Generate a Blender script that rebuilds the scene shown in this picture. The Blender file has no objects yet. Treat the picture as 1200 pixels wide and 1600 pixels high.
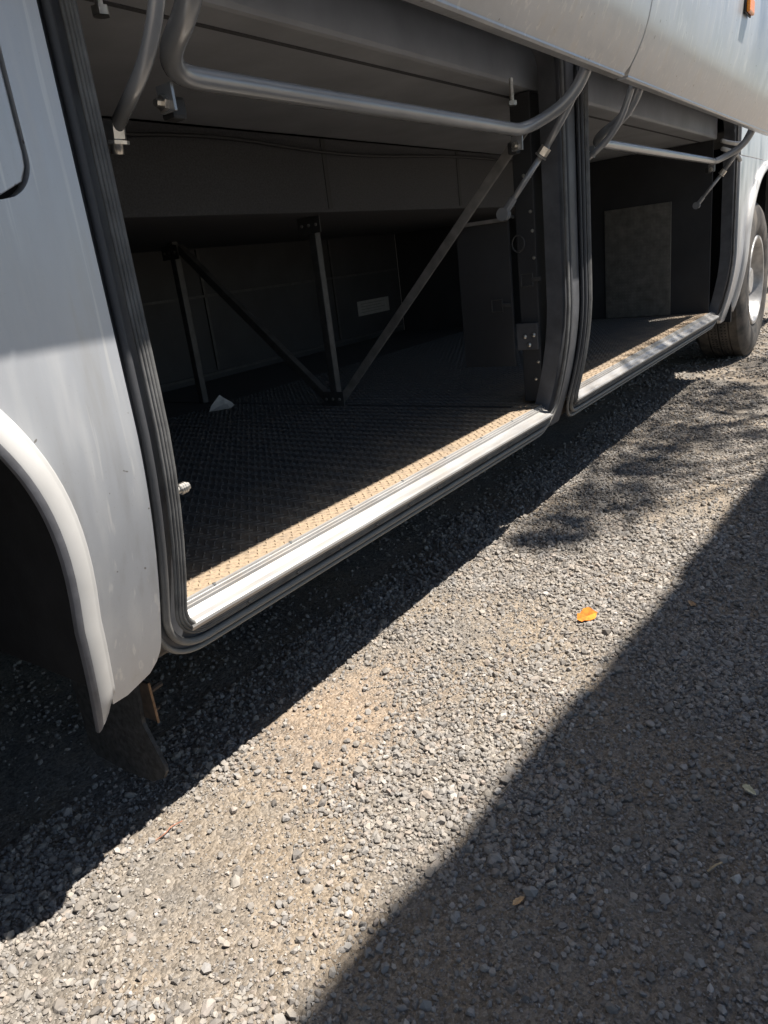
import bpy, bmesh, math, random
import numpy as np
from mathutils import Vector, Matrix

random.seed(7)
rng = np.random.default_rng(11)
scene = bpy.context.scene
COL = scene.collection

# ------------------------------------------------------------------ camera
cam_d = bpy.data.cameras.new('camera')
cam = bpy.data.objects.new('camera', cam_d)
COL.objects.link(cam)
cam_d.sensor_fit = 'VERTICAL'
cam_d.sensor_height = 36.0
cam_d.lens = 36.0 * 1130.0 / 1600.0
cam_d.clip_start = 0.02
cam_d.clip_end = 600.0
RIGHT = Vector((0.56510, -0.81684, -0.11593))
DOWN = Vector((-0.33104, -0.09578, -0.93874))
FWD = Vector((0.75570, 0.56886, -0.32453))
m3 = Matrix((RIGHT, -DOWN, -FWD)).transposed()
cam.matrix_world = Matrix.Translation((0.0, -0.92, 1.0)) @ m3.to_4x4()
scene.camera = cam

# ------------------------------------------------------------------ sky, sun, exposure
SUN_TRAVEL = Vector((-0.26, 0.375, -1.0)).normalized()      # direction the light travels
to_sun = -SUN_TRAVEL
elev = math.asin(to_sun.z)
azim = math.atan2(to_sun.x, to_sun.y)                       # clockwise from +Y
world = bpy.data.worlds.new('World')
scene.world = world
world.use_nodes = True
wn = world.node_tree.nodes
wn.clear()
sky = wn.new('ShaderNodeTexSky')
sky.sky_type = 'NISHITA'
sky.sun_disc = False
sky.sun_elevation = elev
sky.sun_rotation = azim
sky.dust_density = 0.6
sky.ozone_density = 1.6
bg = wn.new('ShaderNodeBackground')
bg.inputs['Strength'].default_value = 0.05
wo = wn.new('ShaderNodeOutputWorld')
world.node_tree.links.new(sky.outputs[0], bg.inputs[0])
world.node_tree.links.new(bg.outputs[0], wo.inputs[0])
sun_d = bpy.data.lights.new('sun', 'SUN')
sun_d.energy = 5.0
sun_d.angle = math.radians(0.53)
sun_d.color = (1.0, 0.945, 0.87)
sun = bpy.data.objects.new('sun', sun_d)
COL.objects.link(sun)
sun.location = (3, -5, 12)
sun.rotation_euler = SUN_TRAVEL.to_track_quat('-Z', 'Y').to_euler()
vs = scene.view_settings
vs.view_transform = 'Standard'
vs.look = 'None'
vs.gamma = 1.0
vs.exposure = 1.22
scene.cycles.max_bounces = 10
scene.cycles.diffuse_bounces = 6

# ------------------------------------------------------------------ material helpers
def new_mat(name):
    m = bpy.data.materials.new(name)
    m.use_nodes = True
    nt = m.node_tree
    return m, nt, nt.nodes, nt.links, nt.nodes['Principled BSDF']

def noise(nt, scale, detail=5, rough=0.55, coord='Object', stretch=None):
    tc = nt.nodes.new('ShaderNodeTexCoord')
    n = nt.nodes.new('ShaderNodeTexNoise')
    n.inputs['Scale'].default_value = scale
    n.inputs['Detail'].default_value = detail
    n.inputs['Roughness'].default_value = rough
    if stretch:
        mp = nt.nodes.new('ShaderNodeMapping')
        mp.inputs['Scale'].default_value = stretch
        nt.links.new(tc.outputs[coord], mp.inputs[0])
        nt.links.new(mp.outputs[0], n.inputs['Vector'])
    else:
        nt.links.new(tc.outputs[coord], n.inputs['Vector'])
    return n.outputs['Fac']

def ramp(nt, fac, stops):
    r = nt.nodes.new('ShaderNodeValToRGB')
    el = r.color_ramp.elements
    while len(el) < len(stops):
        el.new(0.5)
    for e, (p, c) in zip(el, stops):
        e.position = p
        e.color = (c[0], c[1], c[2], 1) if hasattr(c, '__len__') else (c, c, c, 1)
    nt.links.new(fac, r.inputs[0])
    return r.outputs[0]

def mixc(nt, fac, a, b, mode='MIX'):
    n = nt.nodes.new('ShaderNodeMix')
    n.data_type = 'RGBA'
    n.blend_type = mode
    for sock, v in ((n.inputs[0], fac), (n.inputs[6], a), (n.inputs[7], b)):
        if isinstance(v, (int, float)):
            sock.default_value = v
        elif isinstance(v, tuple):
            sock.default_value = (v[0], v[1], v[2], 1)
        else:
            nt.links.new(v, sock)
    return n.outputs[2]

def bump(nt, p, height, strength=0.3, dist=0.002):
    b = nt.nodes.new('ShaderNodeBump')
    b.inputs['Strength'].default_value = strength
    b.inputs['Distance'].default_value = dist
    nt.links.new(height, b.inputs['Height'])
    nt.links.new(b.outputs[0], p.inputs['Normal'])

def simple(name, c, rough=0.5, metal=0.0, var=0.25, scale=30.0, bstr=0.15, bdist=0.001, c2=None, spec=0.5, coat=0.0, stretch=None):
    m, nt, nodes, links, p = new_mat(name)
    f = noise(nt, scale, stretch=stretch)
    dark = tuple(x * (1 - var) for x in c)
    lite = c2 if c2 else tuple(min(1, x * (1 + var)) for x in c)
    links.new(ramp(nt, f, [(0.32, dark), (0.68, lite)]), p.inputs['Base Color'])
    p.inputs['Roughness'].default_value = rough
    p.inputs['Metallic'].default_value = metal
    p.inputs['Specular IOR Level'].default_value = spec
    p.inputs['Coat Weight'].default_value = coat
    if bstr:
        bump(nt, p, noise(nt, scale * 6, 4), bstr, bdist)
    return m

def paint_material():
    m, nt, nodes, links, p = new_mat('silver_paint')
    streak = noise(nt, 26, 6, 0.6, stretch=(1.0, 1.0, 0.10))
    film = noise(nt, 5, 6, 0.6)
    speck = noise(nt, 320, 2, 0.6)
    base = mixc(nt, ramp(nt, film, [(0.35, 0.0), (0.75, 0.35)]), (0.54, 0.555, 0.585), (0.45, 0.45, 0.44))
    base = mixc(nt, ramp(nt, streak, [(0.52, 0.0), (0.70, 0.30)]), base, (0.74, 0.73, 0.70))  # pale streaks: stains, plus wavy reflections on the doors put in as colour
    base = mixc(nt, ramp(nt, streak, [(0.30, 0.40), (0.46, 0.0)]), base, (0.40, 0.385, 0.36))
    base = mixc(nt, ramp(nt, speck, [(0.66, 0.0), (0.72, 0.30)]), base, (0.36, 0.34, 0.31))
    drip = noise(nt, 60, 3, 0.5, stretch=(1.0, 1.0, 0.035))
    base = mixc(nt, ramp(nt, drip, [(0.60, 0.0), (0.66, 0.45), (0.72, 0.1)]), base, (0.80, 0.79, 0.76))
    chip = noise(nt, 75, 1, 0.3)
    base = mixc(nt, ramp(nt, chip, [(0.775, 0.0), (0.79, 0.8)]), base, (0.20, 0.18, 0.16))
    links.new(base, p.inputs['Base Color'])
    p.inputs['Metallic'].default_value = 0.55
    r = ramp(nt, streak, [(0.3, 0.36), (0.7, 0.56)])
    links.new(r, p.inputs['Roughness'])
    p.inputs['Coat Weight'].default_value = 0.35
    p.inputs['Coat Roughness'].default_value = 0.16
    bump(nt, p, noise(nt, 420, 2), 0.05, 0.0004)
    return m

def floor_material():
    m, nt, nodes, links, p = new_mat('dusty_tread_mat')
    f = noise(nt, 9, 7, 0.65)
    g = noise(nt, 160, 4, 0.6)
    tcz = nodes.new('ShaderNodeTexCoord'); sx = nodes.new('ShaderNodeSeparateXYZ'); links.new(tcz.outputs['Object'], sx.inputs[0])
    ad = nodes.new('ShaderNodeMath'); ad.operation = 'MULTIPLY_ADD'; ad.inputs[1].default_value = 0.5; links.new(f, ad.inputs[0]); links.new(sx.outputs['Y'], ad.inputs[2])
    sill_tan = ramp(nt, ad.outputs[0], [(0.40, 0.95), (0.58, 0.30), (0.80, 0.04)])      # tan by the sill, fading to dark grey further in
    a = mixc(nt, sill_tan, (0.066, 0.070, 0.074), (0.34, 0.255, 0.17))
    a = mixc(nt, ramp(nt, g, [(0.45, 0.0), (0.7, 0.5)]), a, (0.055, 0.05, 0.045))
    links.new(a, p.inputs['Base Color'])
    p.inputs['Roughness'].default_value = 0.7
    bump(nt, p, g, 0.3, 0.001)
    return m

def alu_material():
    m, nt, nodes, links, p = new_mat('sill_aluminium')
    s = noise(nt, 30, 6, 0.6, stretch=(0.12, 1, 1))
    d = noise(nt, 14, 6, 0.65)
    base = mixc(nt, ramp(nt, s, [(0.35, 0.0), (0.65, 1.0)]), (0.33, 0.32, 0.31), (0.50, 0.49, 0.475))
    base = mixc(nt, ramp(nt, d, [(0.46, 0.0), (0.72, 0.4)]), base, (0.42, 0.36, 0.29))
    links.new(base, p.inputs['Base Color'])
    p.inputs['Metallic'].default_value = 0.55
    p.inputs['Roughness'].default_value = 0.42
    bump(nt, p, s, 0.1, 0.001)
    return m

def soil_material(name, stone=False):
    m, nt, nodes, links, p = new_mat(name)
    big = noise(nt, 2.1, 6, 0.6)
    mid = noise(nt, 22, 6, 0.65)
    fine = noise(nt, 260, 5, 0.7)
    if stone:
        geo = nodes.new('ShaderNodeNewGeometry')
        c = ramp(nt, geo.outputs['Random Per Island'],
                 [(0.0, (0.10, 0.096, 0.094)), (0.2, (0.18, 0.17, 0.162)), (0.45, (0.25, 0.235, 0.215)), (0.62, (0.225, 0.222, 0.22)), (0.8, (0.32, 0.295, 0.26)), (0.93, (0.26, 0.215, 0.185)), (1.0, (0.46, 0.44, 0.41))])
        c = mixc(nt, ramp(nt, mid, [(0.38, 0.08), (0.66, 0.42)]), c, (0.30, 0.25, 0.19))
        c = mixc(nt, ramp(nt, fine, [(0.4, 0.0), (0.7, 0.35)]), c, (0.20, 0.18, 0.16))
        bump(nt, p, fine, 0.35, 0.0015)
    else:
        c = mixc(nt, ramp(nt, big, [(0.40, 0.0), (0.62, 1.0)]), (0.225, 0.203, 0.175), (0.30, 0.24, 0.175))
        tcd = nodes.new('ShaderNodeTexCoord'); mpd = nodes.new('ShaderNodeMapping')
        mpd.inputs['Location'].default_value = (-4.6, -0.45, 0); mpd.inputs['Scale'].default_value = (4.2, 4.8, 0)
        links.new(tcd.outputs['Object'], mpd.inputs[0])
        ln = nodes.new('ShaderNodeVectorMath'); ln.operation = 'LENGTH'; links.new(mpd.outputs[0], ln.inputs[0])
        pm = nodes.new('ShaderNodeMath'); pm.operation = 'MULTIPLY_ADD'; pm.inputs[1].default_value = 1.6; links.new(noise(nt, 7, 5, 0.6), pm.inputs[0]); links.new(ln.outputs['Value'], pm.inputs[2])
        dirt = nodes.new('ShaderNodeMapRange'); dirt.inputs['From Min'].default_value = 1.1; dirt.inputs['From Max'].default_value = 2.3; dirt.inputs['To Min'].default_value = 0.9; dirt.inputs['To Max'].default_value = 0.0
        links.new(pm.outputs[0], dirt.inputs['Value'])
        c = mixc(nt, dirt.outputs[0], c, (0.37, 0.275, 0.19))             # spilled dry clay
        c = mixc(nt, ramp(nt, mid, [(0.35, 0.45), (0.60, 0.0)]), c, (0.16, 0.148, 0.135))
        c = mixc(nt, ramp(nt, fine, [(0.36, 0.55), (0.55, 0.0)]), c, (0.11, 0.10, 0.092))
        vo = nodes.new('ShaderNodeTexVoronoi'); vo.inputs['Scale'].default_value = 150
        tc = nodes.new('ShaderNodeTexCoord'); links.new(tc.outputs['Object'], vo.inputs['Vector'])
        bw = nodes.new('ShaderNodeRGBToBW'); links.new(vo.outputs['Color'], bw.inputs[0]); c = mixc(nt, 0.5, c, bw.outputs[0], 'SOFT_LIGHT')
        ad = nodes.new('ShaderNodeMath'); ad.operation = 'SUBTRACT'
        links.new(fine, ad.inputs[0]); links.new(vo.outputs['Distance'], ad.inputs[1])
        bump(nt, p, ad.outputs[0], 0.9, 0.005)
    links.new(c, p.inputs['Base Color'])
    p.inputs['Roughness'].default_value = 0.9
    p.inputs['Specular IOR Level'].default_value = 0.25
    return m

def tyre_material():
    m, nt, nodes, links, p = new_mat('dusty_tyre_rubber')
    f = noise(nt, 12, 6, 0.6)
    links.new(ramp(nt, f, [(0.35, (0.035, 0.034, 0.033)), (0.7, (0.12, 0.105, 0.09))]), p.inputs['Base Color'])
    p.inputs['Roughness'].default_value = 0.8
    bump(nt, p, noise(nt, 150), 0.2, 0.001)
    return m

M = {}
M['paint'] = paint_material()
M['floor'] = floor_material()
M['alu'] = alu_material()
M['soil'] = soil_material('gravel_soil')
M['stone'] = soil_material('gravel_stone', True)
M['tyre'] = tyre_material()
def seal_material():
    m, nt, nodes, links, p = new_mat('seal_rubber')
    f = noise(nt, 40, 6, 0.65, stretch=(0.4, 1, 0.4))
    tc = nodes.new('ShaderNodeTexCoord'); sx = nodes.new('ShaderNodeSeparateXYZ'); links.new(tc.outputs['Object'], sx.inputs[0])
    md = nodes.new('ShaderNodeMath'); md.operation = 'MULTIPLY_ADD'; md.inputs[1].default_value = 0.22; links.new(f, md.inputs[0]); links.new(sx.outputs['Z'], md.inputs[2])
    dust = ramp(nt, md.outputs[0], [(0.50, 0.9), (0.57, 0.42), (0.75, 0.05)])       # road dust caked on the lower run
    links.new(mixc(nt, dust, (0.038, 0.040, 0.046), (0.24, 0.23, 0.21)), p.inputs['Base Color'])
    p.inputs['Roughness'].default_value = 0.6
    bump(nt, p, noise(nt, 130), 0.3, 0.001)
    return m
M['rubber'] = seal_material()
M['rubber_old'] = simple('seal_rubber_plain', (0.055, 0.056, 0.062), 0.55, 0, 0.45, 18, 0.2, 0.0006, stretch=(1, 1, 0.2))
M['rubber_dust'] = simple('dusty_seal_rubber', (0.11, 0.109, 0.106), 0.7, 0, 0.35, 22, 0.3, 0.001)
M['flare_lip'] = simple('flare_lip_rubber', (0.12, 0.12, 0.13), 0.5, 0, 0.2, 35, 0.2, 0.0006)
M['flare'] = simple('flare_plastic', (0.50, 0.49, 0.475), 0.45, 0.0, 0.10, 6, 0.1, 0.0005, coat=0.2)
M['frame'] = simple('jamb_paint', (0.085, 0.088, 0.097), 0.5, 0.1, 0.3, 12, 0.15, 0.001)
M['rail'] = simple('underframe_paint', (0.14, 0.115, 0.095), 0.75, 0, 0.5, 20, 0.4, 0.002)
M['black'] = simple('bay_black_paint', (0.028, 0.029, 0.032), 0.65, 0, 0.2, 5, 0.3, 0.001)
M['carpet'] = simple('bay_carpet', (0.075, 0.076, 0.082), 0.95, 0, 0.25, 190, 0.6, 0.002)
M['ceil'] = simple('bay_ceiling_panel', (0.34, 0.355, 0.38), 0.55, 0.0, 0.12, 6, 0.1, 0.0006)
M['tube'] = simple('grey_tube_paint', (0.30, 0.31, 0.325), 0.27, 0.3, 0.07, 9, 0.08, 0.0004, coat=0.3)
M['steel'] = simple('zinc_steel', (0.62, 0.60, 0.56), 0.28, 0.9, 0.25, 60, 0.1, 0.0004)
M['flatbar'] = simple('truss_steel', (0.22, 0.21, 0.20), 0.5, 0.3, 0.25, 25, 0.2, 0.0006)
M['truss'] = simple('dark_truss_paint', (0.05, 0.05, 0.05), 0.55, 0.1, 0.3, 25, 0.2, 0.0006)
M['rust'] = simple('rusty_bracket', (0.055, 0.04, 0.03), 0.8, 0.1, 0.5, 30, 0.5, 0.001)
M['rust_edge'] = simple('rust_orange_edge', (0.22, 0.125, 0.065), 0.85, 0.0, 0.5, 60, 0.4, 0.001)
M['flap'] = simple('mudflap_rubber', (0.036, 0.036, 0.036), 0.8, 0, 0.6, 60, 0.35, 0.0015)
M['plate'] = simple('tread_plate', (0.20, 0.195, 0.18), 0.45, 0.5, 0.25, 20, 0.2, 0.001)
M['sticker'] = simple('sticker_paper', (0.26, 0.255, 0.24), 0.7, 0, 0.1, 30, 0.0)
M['paper'] = simple('scrap_paper', (0.55, 0.54, 0.52), 0.8, 0, 0.08, 60, 0.2, 0.0006)
M['inner'] = simple('wheel_well', (0.012, 0.012, 0.013), 0.95, 0, 0.3, 20, 0.3, 0.002)
M['glass'] = simple('tinted_glass', (0.02, 0.025, 0.03), 0.05, 0, 0.1, 3, 0.0)
M['rim'] = simple('wheel_rim', (0.36, 0.355, 0.35), 0.4, 0.4, 0.25, 15, 0.15, 0.0008)
M['wall'] = simple('rendered_wall', (0.30, 0.27, 0.24), 0.9, 0, 0.15, 5, 0.4, 0.004)
M['roof'] = simple('roof_sheet', (0.20, 0.19, 0.19), 0.6, 0.2, 0.2, 4, 0.2, 0.002)
M['wood'] = simple('timber_door', (0.18, 0.11, 0.06), 0.7, 0, 0.3, 12, 0.3, 0.002)
M['bark'] = simple('bark', (0.11, 0.085, 0.065), 0.9, 0, 0.4, 30, 0.8, 0.006)
M['leaf_green'] = simple('tree_leaf', (0.07, 0.11, 0.035), 0.6, 0, 0.35, 2, 0.0)
M['leaf_orange'] = simple('fallen_leaf_orange', (0.58, 0.15, 0.010), 0.55, 0, 0.3, 80, 0.3, 0.0008, c2=(0.70, 0.25, 0.02))
M['leaf_brown'] = simple('fallen_leaf_brown', (0.30, 0.18, 0.09), 0.8, 0, 0.3, 80, 0.3, 0.0008)
M['leaf_pale'] = simple('fallen_leaf_pale', (0.50, 0.45, 0.30), 0.8, 0, 0.3, 120, 0.3, 0.0008)
M['leaf_tan'] = simple('fallen_leaf_tan', (0.48, 0.30, 0.15), 0.8, 0, 0.3, 120, 0.3, 0.0008)
M['twig'] = simple('dry_twig', (0.45, 0.33, 0.19), 0.85, 0, 0.3, 120, 0.3, 0.0006)
M['twig_red'] = simple('red_brown_twig', (0.26, 0.12, 0.075), 0.8, 0, 0.3, 120, 0.3, 0.0006)

def amber():
    m, nt, nodes, links, p = new_mat('amber_lens')
    w = nodes.new('ShaderNodeTexWave'); w.inputs['Scale'].default_value = 60; w.bands_direction = 'Z'
    tc = nodes.new('ShaderNodeTexCoord'); links.new(tc.outputs['Object'], w.inputs[0])
    links.new(ramp(nt, w.outputs['Fac'], [(0.3, (0.80, 0.20, 0.01)), (0.8, (0.95, 0.36, 0.02))]), p.inputs['Base Color'])
    p.inputs['Roughness'].default_value = 0.15
    return m
M['amber'] = amber()

# ------------------------------------------------------------------ object helpers
def link_mesh(name, verts, faces, mat, parent=None, smooth=False, pinv=None):
    me = bpy.data.meshes.new(name)
    me.from_pydata([tuple(v) for v in verts], [], faces)
    bm = bmesh.new(); bm.from_mesh(me)
    bmesh.ops.recalc_face_normals(bm, faces=bm.faces)
    bm.to_mesh(me); bm.free()
    me.materials.append(M[mat])
    if smooth:
        me.polygons.foreach_set('use_smooth', [True] * len(me.polygons))
    o = bpy.data.objects.new(name, me)
    COL.objects.link(o)
    if parent is not None:
        o.parent = parent
        if parent.type == 'EMPTY':
            o.matrix_parent_inverse = Matrix.Translation(-Vector(parent.location))
    return o

class MB:
    """collects shapes for one mesh"""
    def __init__(s): s.v = []; s.f = []
    def add(s, v, f):
        k = len(s.v); s.v += [Vector(p) for p in v]; s.f += [[i + k for i in q] for q in f]; return s
    def box(s, x0, x1, y0, y1, z0, z1, bev=0.0):
        if bev <= 0:
            v = [(x, y, z) for x in (x0, x1) for y in (y0, y1) for z in (z0, z1)]
            return s.add(v, [[0, 1, 3, 2], [4, 6, 7, 5], [0, 4, 5, 1], [2, 3, 7, 6], [0, 2, 6, 4], [1, 5, 7, 3]])
        bm = bmesh.new()
        bmesh.ops.create_cube(bm, size=1.0)
        for q in bm.verts:
            q.co = ((x0 + x1) / 2 + q.co.x * (x1 - x0), (y0 + y1) / 2 + q.co.y * (y1 - y0), (z0 + z1) / 2 + q.co.z * (z1 - z0))
        bmesh.ops.bevel(bm, geom=bm.edges[:], offset=bev, segments=2, affect='EDGES', profile=0.6)
        bm.verts.ensure_lookup_table()
        s.add([q.co.copy() for q in bm.verts], [[q.index for q in f.verts] for f in bm.faces]); bm.free(); return s
    def bar(s, a, b, w, h, up=(0, 0, 1)):
        a = Vector(a); b = Vector(b); t = (b - a).normalized(); up = Vector(up)
        sd = t.cross(up).normalized(); uu = sd.cross(t).normalized()
        v = []
        for p in (a, b):
            for i, j in ((-1, -1), (1, -1), (1, 1), (-1, 1)):
                v.append(p + sd * i * w / 2 + uu * j * h / 2)
        return s.add(v, [[0, 3, 2, 1], [4, 5, 6, 7], [0, 1, 5, 4], [1, 2, 6, 5], [2, 3, 7, 6], [3, 0, 4, 7]])
    def tube(s, path, r, n=12, closed=False, cap=True):
        path = [Vector(p) for p in path]; N = len(path)
        rad = r if hasattr(r, '__len__') else [r] * N
        tang = []
        for i in range(N):
            a = path[(i - 1) % N] if (closed or i > 0) else path[i]
            b = path[(i + 1) % N] if (closed or i < N - 1) else path[i]
            tang.append((b - a).normalized())
        t0 = tang[0]
        nrm = t0.orthogonal().normalized()
        rings = []
        for i in range(N):
            if i > 0:
                q = tang[i - 1].rotation_difference(tang[i]); nrm = (q @ nrm)
                nrm = (nrm - tang[i] * nrm.dot(tang[i])).normalized()
            bn = tang[i].cross(nrm)
            rings.append([path[i] + (nrm * math.cos(2 * math.pi * k / n) + bn * math.sin(2 * math.pi * k / n)) * rad[i] for k in range(n)])
        v = [p for rg in rings for p in rg]; f = []
        last = N if closed else N - 1
        for i in range(last):
            j = (i + 1) % N
            for k in range(n):
                f.append([i * n + k, i * n + (k + 1) % n, j * n + (k + 1) % n, j * n + k])
        if cap and not closed:
            f.append(list(range(n))[::-1]); f.append([(N - 1) * n + k for k in range(n)])
        return s.add(v, f)
    def lathe(s, prof, centre, axis='Y', n=48):
        """prof: (radius, along-axis) pairs"""
        v = []; f = []; P = len(prof)
        for k in range(n):
            a = 2 * math.pi * k / n
            for r, h in prof:
                if axis == 'Y': v.append((centre[0] + r * math.cos(a), centre[1] + h, centre[2] + r * math.sin(a)))
                elif axis == 'X': v.append((centre[0] + h, centre[1] + r * math.cos(a), centre[2] + r * math.sin(a)))
                else: v.append((centre[0] + r * math.cos(a), centre[1] + r * math.sin(a), centre[2] + h))
        for k in range(n):
            j = (k + 1) % n
            for i in range(P - 1):
                f.append([k * P + i, k * P + i + 1, j * P + i + 1, j * P + i])
        return s.add(v, f)
    def loft(s, rows, closed_u=False):
        n = len(rows[0]); v = [p for r in rows for p in r]; f = []
        for i in range(len(rows) - 1):
            for k in range(n if closed_u else n - 1):
                f.append([i * n + k, i * n + (k + 1) % n, (i + 1) * n + (k + 1) % n, (i + 1) * n + k])
        return s.add(v, f)
    def build(s, name, mat, parent=None, smooth=False, label=None):
        o = link_mesh(name, s.v, s.f, mat, parent, smooth)
        if label: o['label'] = label
        return o

def bevel_mod(o, w=0.003, seg=2):
    b = o.modifiers.new('bevel', 'BEVEL'); b.width = w; b.segments = seg; b.limit_method = 'ANGLE'; b.angle_limit = math.radians(40)

def auto_smooth(o, deg=35):
    me = o.data
    me.polygons.foreach_set('use_smooth', [True] * len(me.polygons))
    me.set_sharp_from_angle(angle=math.radians(deg))

def empty(name, loc, label, cat, group=None):
    o = bpy.data.objects.new(name, None); COL.objects.link(o)
    o.location = loc; o.empty_display_size = 0.2
    o['label'] = label; o['category'] = cat
    if group: o['group'] = group
    return o

def tag(o, label, cat, group=None):
    o['label'] = label; o['category'] = cat
    if group: o['group'] = group
    return o

def smooth_path(pts, r=0.08, n=6):
    """polyline with rounded corners"""
    pts = [Vector(p) for p in pts]; out = [pts[0]]
    for a, b, c in zip(pts, pts[1:], pts[2:]):
        u = (a - b).normalized(); w = (c - b).normalized()
        d = min(r, (a - b).length * 0.48, (c - b).length * 0.48)
        for i in range(n + 1):
            t = i / n
            out.append((b + u * d) * (1 - t) ** 2 + b * 2 * t * (1 - t) + (b + w * d) * t * t)
    out.append(pts[-1]); return out

def bezier(p0, p1, p2, p3, n=10):
    p0, p1, p2, p3 = map(Vector, (p0, p1, p2, p3))
    return [p0 * (1 - t) ** 3 + p1 * 3 * t * (1 - t) ** 2 + p2 * 3 * t * t * (1 - t) + p3 * t ** 3 for t in [i / n for i in range(n + 1)]]

# ------------------------------------------------------------------ ground
def vnoise(x, y, scale, seed):
    """cheap value noise with numpy"""
    r = np.random.default_rng(seed); T = r.random((256, 256))
    u = x * scale; v = y * scale
    i = np.floor(u).astype(int); j = np.floor(v).astype(int)
    fu = u - i; fv = v - j
    fu = fu * fu * (3 - 2 * fu); fv = fv * fv * (3 - 2 * fv)
    g = lambda a, b: T[a % 256, b % 256]
    return (g(i, j) * (1 - fu) + g(i + 1, j) * fu) * (1 - fv) + (g(i, j + 1) * (1 - fu) + g(i + 1, j + 1) * fu) * fv

def ground_h(x, y):
    return 0.022 * (vnoise(x, y, 1.3, 1) - 0.5) + 0.010 * (vnoise(x, y, 5, 2) - 0.5) + 0.005 * (vnoise(x, y, 19, 3) - 0.5)

def fine_h(x, y):
    a = vnoise(x, y, 70, 4); b = vnoise(x, y, 150, 5)
    return 0.0045 * (a - 0.5) + 0.0028 * (b - 0.5)

def np_mesh(name, V, F, mat, smooth=False):
    me = bpy.data.meshes.new(name)
    V = np.ascontiguousarray(V, dtype=np.float32); F = np.ascontiguousarray(F, dtype=np.int32)
    k = F.shape[1]
    me.vertices.add(len(V)); me.vertices.foreach_set('co', V.ravel())
    me.loops.add(F.size); me.loops.foreach_set('vertex_index', F.ravel())
    me.polygons.add(len(F)); me.polygons.foreach_set('loop_start', np.arange(0, F.size, k, dtype=np.int32))
    me.polygons.foreach_set('use_smooth', np.full(len(F), smooth))
    me.update(calc_edges=True)
    me.materials.append(M[mat])
    o = bpy.data.objects.new(name, me); COL.objects.link(o)
    return o

def axis_steps(stops):
    out = []
    for (a, b, st) in stops:
        n = max(1, int(round((b - a) / st)))
        out += list(np.linspace(a, b, n, endpoint=False))
    out.append(stops[-1][1])
    return np.array(out)

gx = axis_steps([(-90, -10, 10), (-10, -1, 0.5), (-1, 0.1, 0.08), (0.1, 2.6, 0.006), (2.6, 5.0, 0.012), (5.0, 9.0, 0.05), (9, 20, 1.0), (20, 140, 12)])
gy = axis_steps([(-90, -10, 10), (-10, -1.2, 0.6), (-1.2, -0.95, 0.03), (-0.95, 0.45, 0.006), (0.45, 1.3, 0.02), (1.3, 4, 0.1), (4, 12, 1), (12, 90, 10)])
GX, GY = np.meshgrid(gx, gy, indexing='ij')
near = np.clip((GX - 0.0) / 0.2, 0, 1) * np.clip((9.0 - GX) / 3.0, 0, 1) * np.clip((GY + 1.2) / 0.2, 0, 1) * np.clip((1.2 - GY) / 0.4, 0, 1)
wide = np.clip((14 - np.abs(GX)) / 4, 0, 1) * np.clip((9 - np.abs(GY)) / 3, 0, 1)
GZ = ground_h(GX, GY) * wide + fine_h(GX, GY) * near
V = np.stack([GX.ravel(), GY.ravel(), GZ.ravel()], 1)
nx_, ny_ = len(gx), len(gy)
I = np.arange(nx_ * ny_).reshape(nx_, ny_)
F = np.stack([I[:-1, :-1].ravel(), I[1:, :-1].ravel(), I[1:, 1:].ravel(), I[:-1, 1:].ravel()], 1)
ground = np_mesh('ground', V, F, 'soil', True)
ground['kind'] = 'structure'

# loose stones: angular chips strewn over the ground, all one uncountable mass
def stone_protos(k=14):
    t = (1 + 5 ** 0.5) / 2
    v = np.array([(-1, t, 0), (1, t, 0), (-1, -t, 0), (1, -t, 0), (0, -1, t), (0, 1, t), (0, -1, -t), (0, 1, -t), (t, 0, -1), (t, 0, 1), (-t, 0, -1), (-t, 0, 1)], float)
    v /= np.linalg.norm(v[0])
    f = np.array([(0, 11, 5), (0, 5, 1), (0, 1, 7), (0, 7, 10), (0, 10, 11), (1, 5, 9), (5, 11, 4), (11, 10, 2), (10, 7, 6), (7, 1, 8), (3, 9, 4), (3, 4, 2), (3, 2, 6), (3, 6, 8), (3, 8, 9), (4, 9, 5), (2, 4, 11), (6, 2, 10), (8, 6, 7), (9, 8, 1)])
    P = []
    for i in range(k):
        w = v.copy()
        for _ in range(5):                           # clip by random planes: flat broken faces
            n = rng.normal(size=3); n /= np.linalg.norm(n); d = rng.uniform(0.45, 0.85)
            s = w @ n; w = w - np.outer(np.clip(s - d, 0, None), n)
        w += rng.normal(scale=0.05, size=w.shape)
        w *= np.array([1, rng.uniform(0.65, 0.95), rng.uniform(0.6, 0.95)])
        P.append(w)
    return np.array(P), f

def grain_protos(k=10):
    v = np.array([(1, 0, 0), (-1, 0, 0), (0, 1, 0), (0, -1, 0), (0, 0, 1), (0, 0, -1)], float)
    f = np.array([(0, 2, 4), (2, 1, 4), (1, 3, 4), (3, 0, 4), (2, 0, 5), (1, 2, 5), (3, 1, 5), (0, 3, 5)])
    return np.array([(v + rng.normal(scale=0.16, size=v.shape)) * np.array([1.1, rng.uniform(0.7, 1), rng.uniform(0.6, 0.9)]) for _ in range(k)]), f

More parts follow.
